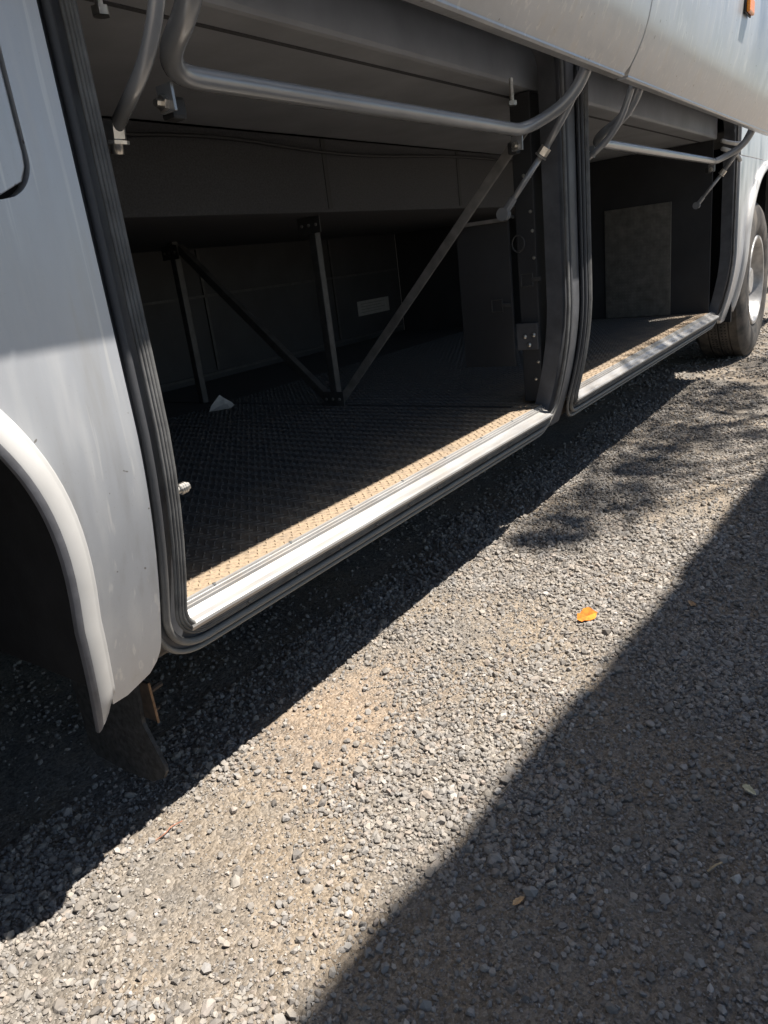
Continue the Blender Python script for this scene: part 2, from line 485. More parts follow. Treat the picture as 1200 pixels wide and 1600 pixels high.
def scatter(n, x0, x1, y0, y1, smin, smax, power, keep, seed, sink=0.25, patch=True, grain=False):
    PROTO, PF = GRAIN if grain else STONE
    nv = PROTO.shape[1]
    r = np.random.default_rng(seed)
    x = r.uniform(x0, x1, n); y = r.uniform(y0, y1, n)
    ok = keep(x, y)
    if True:                                          # bare dusty patches carry fewer stones
        d = vnoise(x, y, 3.1, 21) * 0.6 + vnoise(x, y, 9, 22) * 0.4
        bare = 1.25 * np.exp(-(((x - 1.07) / 0.20) ** 2 + ((y - 0.10) / 0.17) ** 2) ** 1.5) + 0.75 * np.exp(-(((x - 0.66) / 0.28) ** 2 + ((y - 0.06) / 0.15) ** 2))
        low = 0.22 if patch else 0.6
        ok &= r.random(n) < np.clip((d - 0.30) * 3.6, low, 1) * (1 - (0.9 if patch else 0.8) * np.clip(bare, 0, 1))
    x = x[ok]; y = y[ok]; n = len(x)
    s = smin + (smax - smin) * r.random(n) ** power
    z = ground_h(x, y) + fine_h(x, y) + s * (0.46 - sink)
    a = r.uniform(0, 2 * math.pi, n); tx = r.normal(0, 0.45, n); ty = r.normal(0, 0.45, n)
    ca, sa, cx, sx, cy, sy = np.cos(a), np.sin(a), np.cos(tx), np.sin(tx), np.cos(ty), np.sin(ty)
    Rz = np.zeros((n, 3, 3)); Rz[:, 0, 0] = ca; Rz[:, 0, 1] = -sa; Rz[:, 1, 0] = sa; Rz[:, 1, 1] = ca; Rz[:, 2, 2] = 1
    Rx = np.zeros((n, 3, 3)); Rx[:, 0, 0] = 1; Rx[:, 1, 1] = cx; Rx[:, 1, 2] = -sx; Rx[:, 2, 1] = sx; Rx[:, 2, 2] = cx
    Ry = np.zeros((n, 3, 3)); Ry[:, 1, 1] = 1; Ry[:, 0, 0] = cy; Ry[:, 0, 2] = sy; Ry[:, 2, 0] = -sy; Ry[:, 2, 2] = cy
    R = Ry @ Rx @ Rz
    pid = r.integers(0, len(PROTO), n)
    w = PROTO[pid] * s[:, None, None]
    w = np.einsum('nij,nkj->nki', R, w) + np.stack([x, y, z], 1)[:, None, :]
    f = PF[None] + (np.arange(n) * nv)[:, None, None]
    return w.reshape(-1, 3), f.reshape(-1, 3)

STONE = stone_protos()
GRAIN = grain_protos()
sets = []
def in_view(margin=0.12):
    def k(x, y):
        # keep what lies in front of the lens, a little beyond the frame on each side
        px = x; py = y + 0.92; pz = -1.0
        cx = RIGHT.x * px + RIGHT.y * py + RIGHT.z * pz
        cz = FWD.x * px + FWD.y * py + FWD.z * pz
        return (cz > 0.2) & (np.abs(cx) < cz * (600 / 1130) * (1 + margin) + 0.65)
    return k
kv = in_view()
sets.append(scatter(46000, 0.0, 1.7, -1.1, 0.45, 0.0026, 0.0070, 1.4, kv, 31, 0.12))
sets.append(scatter(17000, 0.0, 2.0, -1.1, 0.45, 0.0055, 0.0105, 1.6, kv, 32, 0.12))
sets.append(scatter(1700, 0.0, 2.6, -1.1, 0.45, 0.010, 0.0150, 1.6, kv, 33, 0.15))
sets.append(scatter(42000, 1.7, 4.2, -1.1, 0.45, 0.0035, 0.0095, 1.4, kv, 34, 0.10))
sets.append(scatter(11000, 2.0, 5.0, -1.0, 0.5, 0.007, 0.0135, 1.6, kv, 35, 0.12))
sets.append(scatter(12000, 4.2, 9.0, -0.9, 0.9, 0.006, 0.015, 1.5, kv, 36, 0.1))
sets.append(scatter(9000, 0.1, 3.5, 0.45, 1.6, 0.003, 0.010, 1.8, kv, 37))
sets.append(scatter(60000, 0.0, 1.8, -1.1, 0.40, 0.0014, 0.0032, 1.2, kv, 41, 0.1, False, True))
sets.append(scatter(40000, 1.7, 4.0, -1.0, 0.40, 0.0018, 0.0040, 1.2, kv, 42, 0.1, False, True))
off = 0; VV = []; FF = []
for v_, f_ in sets:
    VV.append(v_); FF.append(f_ + off); off += len(v_)
gravel = np_mesh('gravel', np.concatenate(VV), np.concatenate(FF), 'stone', False)
gravel['kind'] = 'stuff'
print('gravel triangles', len(gravel.data.polygons))
gravel['label'] = 'loose grey and tan crushed stone gravel strewn over the ground'
gravel['category'] = 'gravel'

# ------------------------------------------------------------------ coach
bus = empty('coach_bus', (2.4, 1.25, 0.0), 'silver coach bus with its two luggage bay doors raised open', 'bus')

def yb(z):
    """outer skin of the lower side: flat above, tucked in towards the ground"""
    return 0.0 if z >= 0.82 else 0.080 * ((0.82 - z) / 0.42) ** 1.8

def yd(z):
    """skin of a luggage door: tucks under more sharply along its lower edge"""
    return yb(z) + (0.030 * ((0.55 - z) / 0.14) ** 2 if z < 0.55 else 0.0)

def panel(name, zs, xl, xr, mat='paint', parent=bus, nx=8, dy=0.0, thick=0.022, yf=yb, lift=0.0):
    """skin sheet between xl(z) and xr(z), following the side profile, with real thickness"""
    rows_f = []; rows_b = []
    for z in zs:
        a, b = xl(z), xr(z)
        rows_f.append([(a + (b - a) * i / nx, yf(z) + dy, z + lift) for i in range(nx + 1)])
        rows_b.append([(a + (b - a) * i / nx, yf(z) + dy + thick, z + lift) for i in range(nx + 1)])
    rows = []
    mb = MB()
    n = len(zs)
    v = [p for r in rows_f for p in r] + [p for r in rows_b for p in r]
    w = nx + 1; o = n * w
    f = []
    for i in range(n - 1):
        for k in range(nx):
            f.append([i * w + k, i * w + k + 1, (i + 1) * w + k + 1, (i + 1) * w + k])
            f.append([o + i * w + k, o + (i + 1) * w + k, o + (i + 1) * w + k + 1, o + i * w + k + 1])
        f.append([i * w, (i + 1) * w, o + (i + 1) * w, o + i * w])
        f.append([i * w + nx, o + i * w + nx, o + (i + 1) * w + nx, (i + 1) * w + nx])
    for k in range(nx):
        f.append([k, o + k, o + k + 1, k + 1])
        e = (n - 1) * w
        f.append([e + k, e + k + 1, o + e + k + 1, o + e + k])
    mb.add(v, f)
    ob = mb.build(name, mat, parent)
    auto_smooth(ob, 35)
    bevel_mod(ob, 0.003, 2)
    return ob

# wheel arches: squarish ellipse curves  (x offset from the wheel centre line against z)
A1 = dict(cx=-0.255, hw=0.78, z0=0.55, h=0.56, n=2.75)
A2 = dict(cx=6.22, hw=0.86, z0=0.55, h=0.80, n=2.3)
def arch_hw(a, z, grow=0.0):
    hw = a['hw'] + grow; h = a['h'] + grow
    if z <= a['z0']: return hw + (a['z0'] - z) * 0.10
    t = (z - a['z0']) / h
    return 0.0 if t >= 1 else hw * (1 - t ** a['n']) ** (1 / a['n'])

def lin(a, b, n): return [a + (b - a) * i / n for i in range(n + 1)]

HX, HZ, HR = 0.577, 1.130, 0.045               # closed hatch: right edge, bottom edge, corner radius
def corner_cut(z, zb, r):
    """how far a rounded lower corner draws the edge in at height z"""
    return 0.0 if z >= zb + r else r - math.sqrt(max(0.0, r * r - (zb + r - z) ** 2))

BOT = 0.368
# panel between rear arch and first bay
zs = lin(BOT, 1.1250, 44) + lin(1.1258, 1.18, 18) + lin(1.20, 1.62, 6)
xr1 = lambda z: 0.642 - corner_cut(z, BOT, 0.07)
panel('side_panel', zs, lambda z: A1['cx'] + arch_hw(A1, z) if z < 1.1254 else HX + 0.002 - corner_cut(z, HZ - 0.0042, HR + 0.004), xr1)
panel('service_hatch', lin(HZ, 1.60, 28), lambda z: -0.35, lambda z: HX - 0.003 - corner_cut(z, HZ, HR), dy=0.001)
panel('side_panel', lin(1.1275, 1.62, 6), lambda z: -1.05, lambda z: -0.355)
MB().box(-1.0, 0.64, 0.024, 0.032, 1.10, 1.62).build('hatch_recess', 'inner', bus)
panel('side_panel', lin(BOT, 1.121, 30), lambda z: -3.0, lambda z: A1['cx'] - arch_hw(A1, z))
panel('side_panel', lin(1.1224, 1.62, 4), lambda z: -3.0, lambda z: -1.054)
# panel between second bay and the far wheel arch, and beyond it
panel('side_panel', lin(BOT, 1.351, 44), lambda z: 5.175 + corner_cut(z, BOT, 0.05), lambda z: A2['cx'] - arch_hw(A2, z))
panel('side_panel', lin(BOT, 1.351, 44), lambda z: A2['cx'] + arch_hw(A2, z), lambda z: 8.6)
panel('side_panel', lin(1.3525, 1.62, 4), lambda z: 5.175, lambda z: 8.6)

# upper side, roof, far side, ends, deck
up = MB().box(-3.0, 8.6, 0.004, 0.05, 1.6215, 2.42).build('upper_side_panel', 'paint', bus)
bevel_mod(up, 0.006)
for i in range(6):
    x0 = -2.9 + i * 1.92
    w = MB().box(x0, x0 + 1.84, 0.012, 0.022, 2.46, 3.18, 0.006).build('window', 'glass', bus)
    MB().box(x0 + 1.845, x0 + 1.915, 0.004, 0.05, 2.4205, 3.2195).build('window_pillar', 'black', bus)
MB().box(-3.0, 8.6, 0.023, 0.05, 2.4205, 3.2195).build('window_band', 'black', bus)
rows = []
for a in lin(0, math.pi, 14):
    yy = 1.25 - 1.25 * math.copysign(abs(math.cos(a)) ** 0.35, math.cos(a)); zz = 3.22 + 0.28 * math.sin(a) ** 0.6
    rows.append([(-3.0, yy, zz), (8.6, yy, zz)])
rf = MB().loft(rows); rf.f.append([2 * i for i in range(15)]); rf.f.append([2 * i + 1 for i in range(15)])
ro = rf.build('roof', 'paint', bus); auto_smooth(ro, 40)
MB().box(-3.0, 8.6, 2.46, 2.50, 0.42, 3.2195).build('far_side_panel', 'paint', bus)
MB().box(-3.04, -3.001, 0.05, 2.45, 0.42, 3.2195).build('rear_panel', 'paint', bus)
MB().box(8.601, 8.64, 0.05, 2.45, 0.42, 3.2195).build('front_panel', 'paint', bus)
MB().box(-2.9, 8.5, 0.06, 2.455, 1.640, 1.70).build('passenger_deck', 'black', bus)

# ---------------- wheel wells (inner liners), wheels
def well(x0, x1, top):
    mb = MB()
    mb.box(x0, x1, 0.052, 1.0, top, top + 0.02)
    mb.box(x0 - 0.02, x0 - 0.001, 0.052, 1.0, 0.36, top)
    mb.box(x1 + 0.001, x1 + 0.02, 0.13, 1.0, 0.36, top)
    mb.box(x0, x1, 1.001, 1.02, 0.30, top)
    return mb.build('wheel_well', 'inner', bus)
well(-1.18, 0.565, 1.20)
well(5.36, 6.98, 1.40)

def wheel(cx, y0, R=0.55, W=0.36):
    c = (cx, y0, R)
    tb = MB()
    ri = R * 0.56
    prof = [(ri, 0.035), (ri + 0.03, 0.012), (ri + 0.09, 0.0), (R - 0.085, 0.002), (R - 0.045, 0.014), (R - 0.018, 0.030), (R, 0.048)]
    # tread with four grooves
    g = [0.048, 0.100, 0.110, 0.170, 0.178, 0.238, 0.248, W - 0.048]
    for i in range(1, len(g) - 1, 2):
        prof += [(R, g[i]), (R - 0.014, g[i] + 0.001), (R - 0.014, g[i + 1] - 0.001), (R, g[i + 1])]
    prof += [(R, W - 0.048), (R - 0.045, W - 0.014), (ri + 0.08, W), (ri, W - 0.03)]
    tb.lathe(prof, c, 'Y', 96)
    wh = tb.build('wheel', 'tyre', bus); auto_smooth(wh, 30)
    # sipes across the ribs
    sp = MB()
    for k in range(120):
        a = 2 * math.pi * k / 120
        for yy in (0.128, 0.152, 0.196, 0.220):
            p = Vector((c[0] + (R + 0.0006) * math.cos(a), c[1] + yy, c[2] + (R + 0.0006) * math.sin(a)))
            t = Vector((-math.sin(a), 0, math.cos(a))); rr = Vector((math.cos(a), 0, math.sin(a)))
            sp.bar(p - Vector((0, 0.005, 0)), p + Vector((0, 0.005, 0)), 0.009, 0.0015, up=rr)
    so = sp.build('tread_sipe', 'inner', wh); so['kind'] = 'stuff'
    rb = MB().lathe([(ri + 0.012, 0.020), (ri + 0.006, 0.010), (ri - 0.012, 0.010), (ri - 0.022, 0.024), (ri - 0.030, 0.055), (ri - 0.050, 0.10), (0.21, 0.118), (0.20, 0.112), (0.12, 0.100), (0.10, 0.060), (0.085, 0.045), (0.0, 0.045)], c, 'Y', 64)
    ro = rb.build('rim', 'rim', wh); auto_smooth(ro, 35)
    for k in range(10):
        a = 2 * math.pi * k / 10
        p = Vector((c[0] + 0.165 * math.cos(a), c[1] + 0.112, c[2] + 0.165 * math.sin(a)))
        MB().tube([p, p + Vector((0, -0.032, 0))], [0.017, 0.014], 6).build('wheel_nut', 'steel', wh)
    return wh
wheel(6.22, 0.035)
wheel(-0.42, 0.16)

# ---------------- fender flares
def flare(a, sides, zlow):
    # centre line from one lower tip, over the top, to the other tip
    pts = []
    for z in lin(zlow, a['z0'], 12): pts.append((a['hw'] + (a['z0'] - z) * 0.10, z))
    for k in range(1, 41):
        th = math.pi / 2 * k / 40
        c, s = max(math.cos(th), 1e-9), math.sin(th)
        pts.append((a['hw'] * c ** (2 / a['n']), a['z0'] + a['h'] * s ** (2 / a['n'])))
    full = [(a['cx'] + x, z) for x, z in pts] + [(a['cx'] - x, z) for x, z in pts[-2::-1]]
    prof = [(-0.003, 0.004), (-0.002, -0.004), (0.001, -0.0135), (0.004, -0.0165), (0.0075, -0.0165), (0.0105, -0.0195), (0.022, -0.0245), (0.034, -0.0270), (0.0385, -0.0262), (0.0395, -0.0225), (0.039, -0.018), (0.030, -0.010), (0.010, 0.004)]
    lip = [(0.0375, -0.0268), (0.0425, -0.0275), (0.0470, -0.0255), (0.0480, -0.021), (0.0470, -0.015), (0.043, -0.013), (0.0392, -0.016), (0.0397, -0.022)]
    def sweep(pr, name, mat, parent):
        rows = []
        N = len(full)
        for i, (x, z) in enumerate(full):
            xa, za = full[max(0, i - 1)]; xb, zb = full[min(N - 1, i + 1)]
            t = Vector((xb - xa, 0, zb - za)).normalized()
            nin = Vector((-t.z, 0, t.x))
            if nin.dot(Vector((a['cx'] - x, 0, 0.6 - z))) < 0: nin = -nin
            # tip tapers: the outer edge is cut back at both ends
            e = min(i, N - 1 - i) / 3.0
            row = []
            for (u, y) in pr:
                zz = z
                if e < 1: zz = z + (1 - e) * 0.045 * (1 - min(1, max(0, u / 0.048)) ** 0.8)
                row.append(Vector((x, yb(min(z, 2)) + y, zz)) + nin * u)
            rows.append(row)
        mb = MB().loft(rows, closed_u=True)
        n = len(pr); mb.f.append(list(range(n))); mb.f.append([(N - 1) * n + k for k in range(n)])
        o = mb.build(name, mat, parent); auto_smooth(o, 50)
        return o
    fo = sweep(prof, 'fender_flare', 'flare', bus)
    sweep(lip, 'flare_lip', 'flare_lip', fo)
flare(A1, 1, 0.352)
flare(A2, 1, 0.42)

# ---------------- bay openings
def rounded_rect(x0, x1, z0, z1, r, off=0.0, n=10, step=0.06):
    """closed loop, starting at lower left after the corner, running along the bottom"""
    x0 -= off; x1 += off; z0 -= off; z1 += off; r = r + off
    pts = []
    def seg(a, b):
        L = math.dist(a, b); k = max(1, int(L / step))
        for i in range(k): pts.append((a[0] + (b[0] - a[0]) * i / k, a[1] + (b[1] - a[1]) * i / k))
    def arc(cx, cz, a0):
        for i in range(n):
            t = a0 + math.pi / 2 * i / n
            pts.append((cx + r * math.cos(t), cz + r * math.sin(t)))
    seg((x0 + r, z0), (x1 - r, z0)); arc(x1 - r, z0 + r, -math.pi / 2)
    seg((x1, z0 + r), (x1, z1 - r)); arc(x1 - r, z1 - r, 0)
    seg((x1 - r, z1), (x0 + r, z1)); arc(x0 + r, z1 - r, math.pi / 2)
    seg((x0, z1 - r), (x0, z0 + r)); arc(x0 + r, z0 + r, math.pi)
    return pts

FLOOR = 0.460
ZB, ZT = 0.416, 1.548
def bay(x0, x1, r):
    # recessed door frame ring with an inward jamb
    loops = []
    for off, dy in ((0.062, 0.024), (0.010, 0.024), (0.0, 0.030), (0.0, 0.085)):
        # same parametrisation for every loop so they can be bridged
        base = rounded_rect(x0, x1, ZB, ZT, r)
        pts = []
        N = len(base)
        for i, (x, z) in enumerate(base):
            xa, za = base[i - 1]; xb, zb = base[(i + 1) % N]
            tx, tz = xb - xa, zb - za; L = math.hypot(tx, tz) or 1
            nx, nz = tz / L, -tx / L
            X = x + nx * off; Z = z + nz * off
            pts.append(Vector((X, yb(Z) + dy, Z)))
        loops.append(pts)
    mb = MB().loft(loops, closed_u=True)
    fr = mb.build('door_frame', 'frame', bus); auto_smooth(fr, 40)
    # rubber seals running round the opening
    def run(off, rad, dy): return [(x, yb(z) + dy, z) for x, z in rounded_rect(x0, x1, ZB, ZT, r, off)], rad
    tr = MB()
    for off, rad, dy in ((0.000, 0.0048, 0.010), (0.0062, 0.0030, 0.0085), (0.0112, 0.0030, 0.0095), (0.0160, 0.0032, 0.012)):
        q, rd = run(off, rad, dy); tr.tube(q, rd, 8, closed=True)
    tr.build('edge_trim', 'rubber_dust', fr, True)
    q, rd = run(0.0360, 0.0070, 0.016)
    MB().tube(q, rd, 10, closed=True).build('rubber_seal', 'rubber', fr, True)
    q, rd = run(0.0560, 0.0050, 0.020)
    MB().tube(q, rd, 8, closed=True).build('rubber_seal', 'rubber', fr, True)
    return fr
b1 = bay(0.702, 2.385, 0.06)
b2 = bay(2.60, 5.11, 0.06)
# rivets in the bottom trim
for x in [0.86 + 0.145 * i for i in range(10)]:
    MB().lathe([(0.0038, 0.0), (0.003, -0.0016), (0.0, -0.002)], (x, yb(0.4075) + 0.0030, 0.4075), 'Y', 8).build('trim_hole', 'inner', b1)
# pillar skin between the two frames
pl = panel('door_pillar', lin(0.364, 1.60, 40), lambda z: 2.4485, lambda z: 2.5365, 'frame', dy=0.028, thick=0.05, nx=2)
# inner pillar box behind the skin
MB().box(2.392, 2.595, 0.118, 0.188, FLOOR + 0.009, 1.449, 0.004).build('pillar_post', 'black', bus)
# underframe rail below the bays
rl = MB().box(0.60, 5.22, 0.140, 0.20, 0.368, 0.434, 0.006).build('underframe_rail', 'rail', bus)
MB().box(0.60, 5.25, 0.20, 2.40, 0.392, 0.436).build('bay_underfloor', 'inner', bus)
MB().box(-2.8, 8.4, 0.95, 1.55, 0.17, 0.40, 0.03).build('chassis_light_block', 'inner', bus)  # unseen underbody boxes, added to block light and darken the ground below
MB().box(1.2, 4.4, 1.75, 2.42, 0.19, 0.388, 0.03).build('tank_light_block', 'inner', bus)
MB().box(-2.98, -1.2, 0.12, 2.44, 0.38, 1.10).build('engine_bay', 'inner', bus)
MB().box(-1.19, 0.56, 1.06, 2.44, 0.24, 1.10).build('axle_light_block', 'inner', bus)

# ---------------- sills
def sill(x0, x1):
    y0 = yb(0.42) + 0.004
    prof = [(a_, b_ + 0.010) for a_, b_ in [(y0 + 0.001, 0.408), (y0 - 0.003, 0.4155), (y0 - 0.002, 0.4205), (y0 + 0.002, 0.4235), (y0 + 0.012, 0.4275), (y0 + 0.0125, 0.4268), (y0 + 0.0265, 0.4365), (y0 + 0.027, 0.4425), (y0 + 0.0295, 0.4425), (y0 + 0.030, 0.4405), (y0 + 0.033, 0.4415), (y0 + 0.0335, 0.4465), (y0 + 0.036, 0.4465), (y0 + 0.0365, 0.4445), (y0 + 0.039, 0.4460), (y0 + 0.0395, 0.4500), (y0 + 0.044, 0.4508), (y0 + 0.045, 0.4495), (y0 + 0.045, 0.430), (y0 + 0.02, 0.408)]]
    rows = [[(x, y, z) for y, z in prof] for x in lin(x0, x1, 10)]
    mb = MB().loft(rows, closed_u=True)
    n = len(prof); mb.f.append(list(range(n))); mb.f.append([10 * n + k for k in range(n)])
    o = mb.build('door_sill', 'alu', bus)
    for x in [x0 + 0.10 + 0.22 * i for i in range(int((x1 - x0 - 0.1) / 0.22))]:
        MB().lathe([(0.0045, 0.0), (0.004, 0.0016), (0.0015, 0.0024), (0.0, 0.0018)], (x, y0 + 0.0418, 0.4600), 'Z', 10).build('screw', 'steel', o)
    return o
sill(0.716, 2.372)
sill(2.613, 5.095)

# ---------------- bay interior
fl = MB().box(0.62, 5.04, 0.1195, 2.44, 0.4365, FLOOR).build('bay_floor', 'floor', bus)
# raised tread bars near the sill, chevron pairs
p = 0.027
ii, jj = np.meshgrid(np.arange(int(4.3 / p)), np.arange(118), indexing='ij')
ii = ii.ravel(); jj = jj.ravel()
tx_ = 0.68 + ii * p + np.where(jj % 2, p / 2, 0); ty_ = 0.131 + jj * p * 0.5
okk = ~((tx_ > 2.38) & (tx_ < 2.61) & (ty_ < 0.20))
ii, jj, tx_, ty_ = ii[okk], jj[okk], tx_[okk], ty_[okk]
dd = np.stack([np.full(len(ii), 0.7071), np.where((ii + jj) % 2, 0.7071, -0.7071), np.zeros(len(ii))], 1)
ss = np.stack([-dd[:, 1], dd[:, 0], np.zeros(len(ii))], 1)
cc = np.stack([tx_, ty_, np.full(len(ii), FLOOR)], 1); hh = np.array([0, 0, 0.0022]); L, W = 0.0105, 0.0034
TV = np.stack([cc - dd * L, cc - ss * W, cc + dd * L, cc + ss * W, cc - dd * L * 0.6 + hh, cc - ss * W * 0.5 + hh, cc + dd * L * 0.6 + hh, cc + ss * W * 0.5 + hh], 1)
TF = np.array([[4, 5, 6, 7], [0, 1, 5, 4], [1, 2, 6, 5], [2, 3, 7, 6], [3, 0, 4, 7]])[None] + (np.arange(len(ii)) * 8)[:, None, None]
to = np_mesh('tread_bar', TV.reshape(-1, 3), TF.reshape(-1, 4), 'floor'); to.parent = fl; to['kind'] = 'stuff'
# floor joint strip under the truss
MB().box(2.322, 2.338, 0.21, 2.40, FLOOR + 0.0005, FLOOR + 0.0025).build('floor_joint', 'black', fl)

cl = MB().box(0.60, 5.10, 0.118, 0.90, 1.4525, 1.63, 0.012).build('bay_ceiling', 'ceil', bus)
MB().box(0.66, 5.04, 0.20, 0.212, 1.4500, 1.4522).build('ceiling_joint', 'carpet', cl)
bx = MB().box(0.62, 5.04, 0.885, 2.44, 1.195, 1.4515, 0.02).build('overhead_duct', 'carpet', bus); auto_smooth(bx, 40)
MB().box(0.62, 5.04, 2.441, 2.458, 0.4555, 1.45).build('far_wall', 'black', bus)
for z in (0.495, 0.935):
    MB().box(0.66, 5.0, 2.425, 2.4405, z - 0.007, z + 0.007).build('wall_rail', 'truss', bus)
MB().box(0.60, 0.619, 0.13, 2.44, 0.4555, 1.45).build('end_wall', 'black', bus)
ew = MB().box(5.045, 5.07, 0.13, 2.44, 0.4555, 1.45).build('end_wall', 'black', bus)
# tread plate cover on the far end wall
tp = MB().box(5.032, 5.0445, 0.36, 0.78, 0.462, 1.145, 0.002).build('cover_plate', 'plate', ew)
cb = MB()
for j in range(34):
    for i in range(20):
        y = 0.375 + i * 0.0205; z = 0.475 + j * 0.0200
        a = 0.7 if (i + j) % 2 else -0.7
        d = Vector((0, math.cos(a), math.sin(a))); sd = Vector((0, -math.sin(a), math.cos(a))); c = Vector((5.032, y, z)); hh = Vector((-0.0022, 0, 0))
        cb.add([c - d * 0.0085, c - sd * 0.003, c + d * 0.0085, c + sd * 0.003, c + hh], [[0, 1, 4], [1, 2, 4], [2, 3, 4], [3, 0, 4]])
co = cb.build('plate_lozenge', 'plate', tp); co['kind'] = 'stuff'

# truss between the bays
TX = 2.33
def flat(name, a, b, w=0.034, t=0.034, mat='flatbar', parent=bus):
    o = MB().bar(a, b, w, t, up=(1, 0, 0)).build(name, mat, parent); bevel_mod(o, 0.003); return o
flat('truss_post', (TX, 1.005, FLOOR), (TX, 1.005, 1.20), mat='truss')
flat('truss_post', (TX, 1.835, FLOOR), (TX, 1.835, 1.20), mat='truss')
flat('truss_brace', (TX - 0.02, 0.985, FLOOR + 0.005), (TX - 0.02, 0.10, 1.335), 0.034, 0.008)  # brace lighter than the posts: its sunlit look put into the colour
flat('truss_brace', (TX + 0.001, 1.80, 1.17), (TX + 0.001, 1.03, FLOOR + 0.01), mat='truss')
for yy, zz in ((1.005, 0.49), (1.835, 1.15), (1.005, 1.165)):
    gp = MB().box(TX - 0.0260, TX - 0.0215, yy - 0.055, yy + 0.055, zz - 0.03, zz + 0.03, 0.001).build('gusset_plate', 'truss', bus)
    for dy in (-0.035, 0.0, 0.035):
        MB().lathe([(0.0065, 0.0), (0.006, -0.004), (0.002, -0.005), (0.0, -0.005)], (TX - 0.026, yy + dy, zz), 'X', 6).build('bolt', 'flatbar', gp)
for x in (1.35, 2.30, 3.3, 4.3):
    MB().box(x - 0.012, x + 0.012, 0.8825, 0.8848, 1.21, 1.445).build('duct_strap', 'black', bx)
MB().tube(smooth_path([(0.66, 0.872, 1.43), (1.3, 0.872, 1.40), (1.75, 0.872, 1.425), (2.4, 0.872, 1.39), (3.4, 0.872, 1.425), (4.9, 0.872, 1.40)], 0.3, 8), 0.006, 8).build('wiring_loom', 'black', bus, True)
for x in (1.6, 3.0, 4.2):
    MB().box(x - 0.01, x + 0.01, 2.432, 2.4405, 0.51, 1.19).build('wall_batten', 'truss', bus)
# front bulkhead of the second bay beside the pillar, with fittings
bk = MB().box(2.362, 2.375, 0.201, 0.40, 0.60, 1.085, 0.002).build('pillar_bulkhead', 'black', bus)
MB().box(2.350, 2.3615, 0.20, 0.40, 1.080, 1.092, 0.001).build('bulkhead_edge', 'flatbar', bk)
# latch bracket on the jamb
lp = MB().box(2.372, 2.3838, 0.118, 0.196, 0.655, 0.745, 0.002).build('door_latch', 'frame', bus)
for yy, zz in ((0.132, 0.705), (0.165, 0.70), (0.15, 0.672)):
    MB().lathe([(0.0075, 0.0), (0.007, -0.004), (0.003, -0.006), (0.0, -0.006)], (2.3718, yy, zz), 'X', 10).build('bolt', 'steel', lp)
for yy, zz, s in ((0.140, 0.888, 0.02), (0.255, 0.812, 0.02)):
    tr = MB().tube([(2.355, yy - s, zz - s), (2.355, yy + s, zz - s), (2.355, yy + s, zz + s), (2.355, yy - s, zz + s)], 0.0028, 8, closed=True).build('tie_down_ring', 'truss', bus)
    MB().box(2.352, 2.3615, yy - s - 0.03, yy - s + 0.002, zz - 0.006, zz + 0.006, 0.001).build('ring_strap', 'truss', tr)
MB().tube([(2.356, 0.165 + 0.022 * math.cos(t), 1.005 + 0.026 * math.sin(t)) for t in [2 * math.pi * k / 24 for k in range(24)]], 0.0026, 8, closed=True).build('tie_down_ring', 'truss', bus)
for yy, zz in ((0.128, 1.205), (0.15, 1.21), (0.132, 1.10), (0.128, 1.04), (0.127, 0.955), (0.128, 0.61), (0.14, 0.55)):
    MB().lathe([(0.006, 0.0), (0.005, -0.004), (0.0, -0.005)], (2.3915, yy, zz), 'X', 8).build('bolt', 'steel', bus)
# sticker on the far wall
st = MB().box(4.45, 4.86, 2.4385, 2.4405, 0.64, 0.745).build('notice_sticker', 'sticker', bus)
for k in range(4):
    MB().box(4.49, 4.80 - 0.05 * (k % 2), 2.4372, 2.4384, 0.722 - k * 0.02, 0.7245 - k * 0.02).build('print_line', 'truss', st)
# little threaded knob in the left jamb
kb = MB().tube([(0.700, 0.024, 0.690), (0.711, 0.022, 0.6915), (0.7112, 0.022, 0.6915), (0.724, 0.020, 0.693), (0.7242, 0.020, 0.693), (0.729, 0.019, 0.6938)], [0.006, 0.006, 0.0088, 0.0088, 0.007, 0.006], 12).build('jamb_stud', 'steel', bus)
for i in range(3):
    q = Vector((0.7125 + 0.0040 * i, 0.0218 - 0.0006 * i, 0.6917 + 0.0005 * i))
    MB().tube([q, q + Vector((0.0016, -0.0003, 0.0002))], 0.0096, 12).build('stud_thread', 'steel', kb)

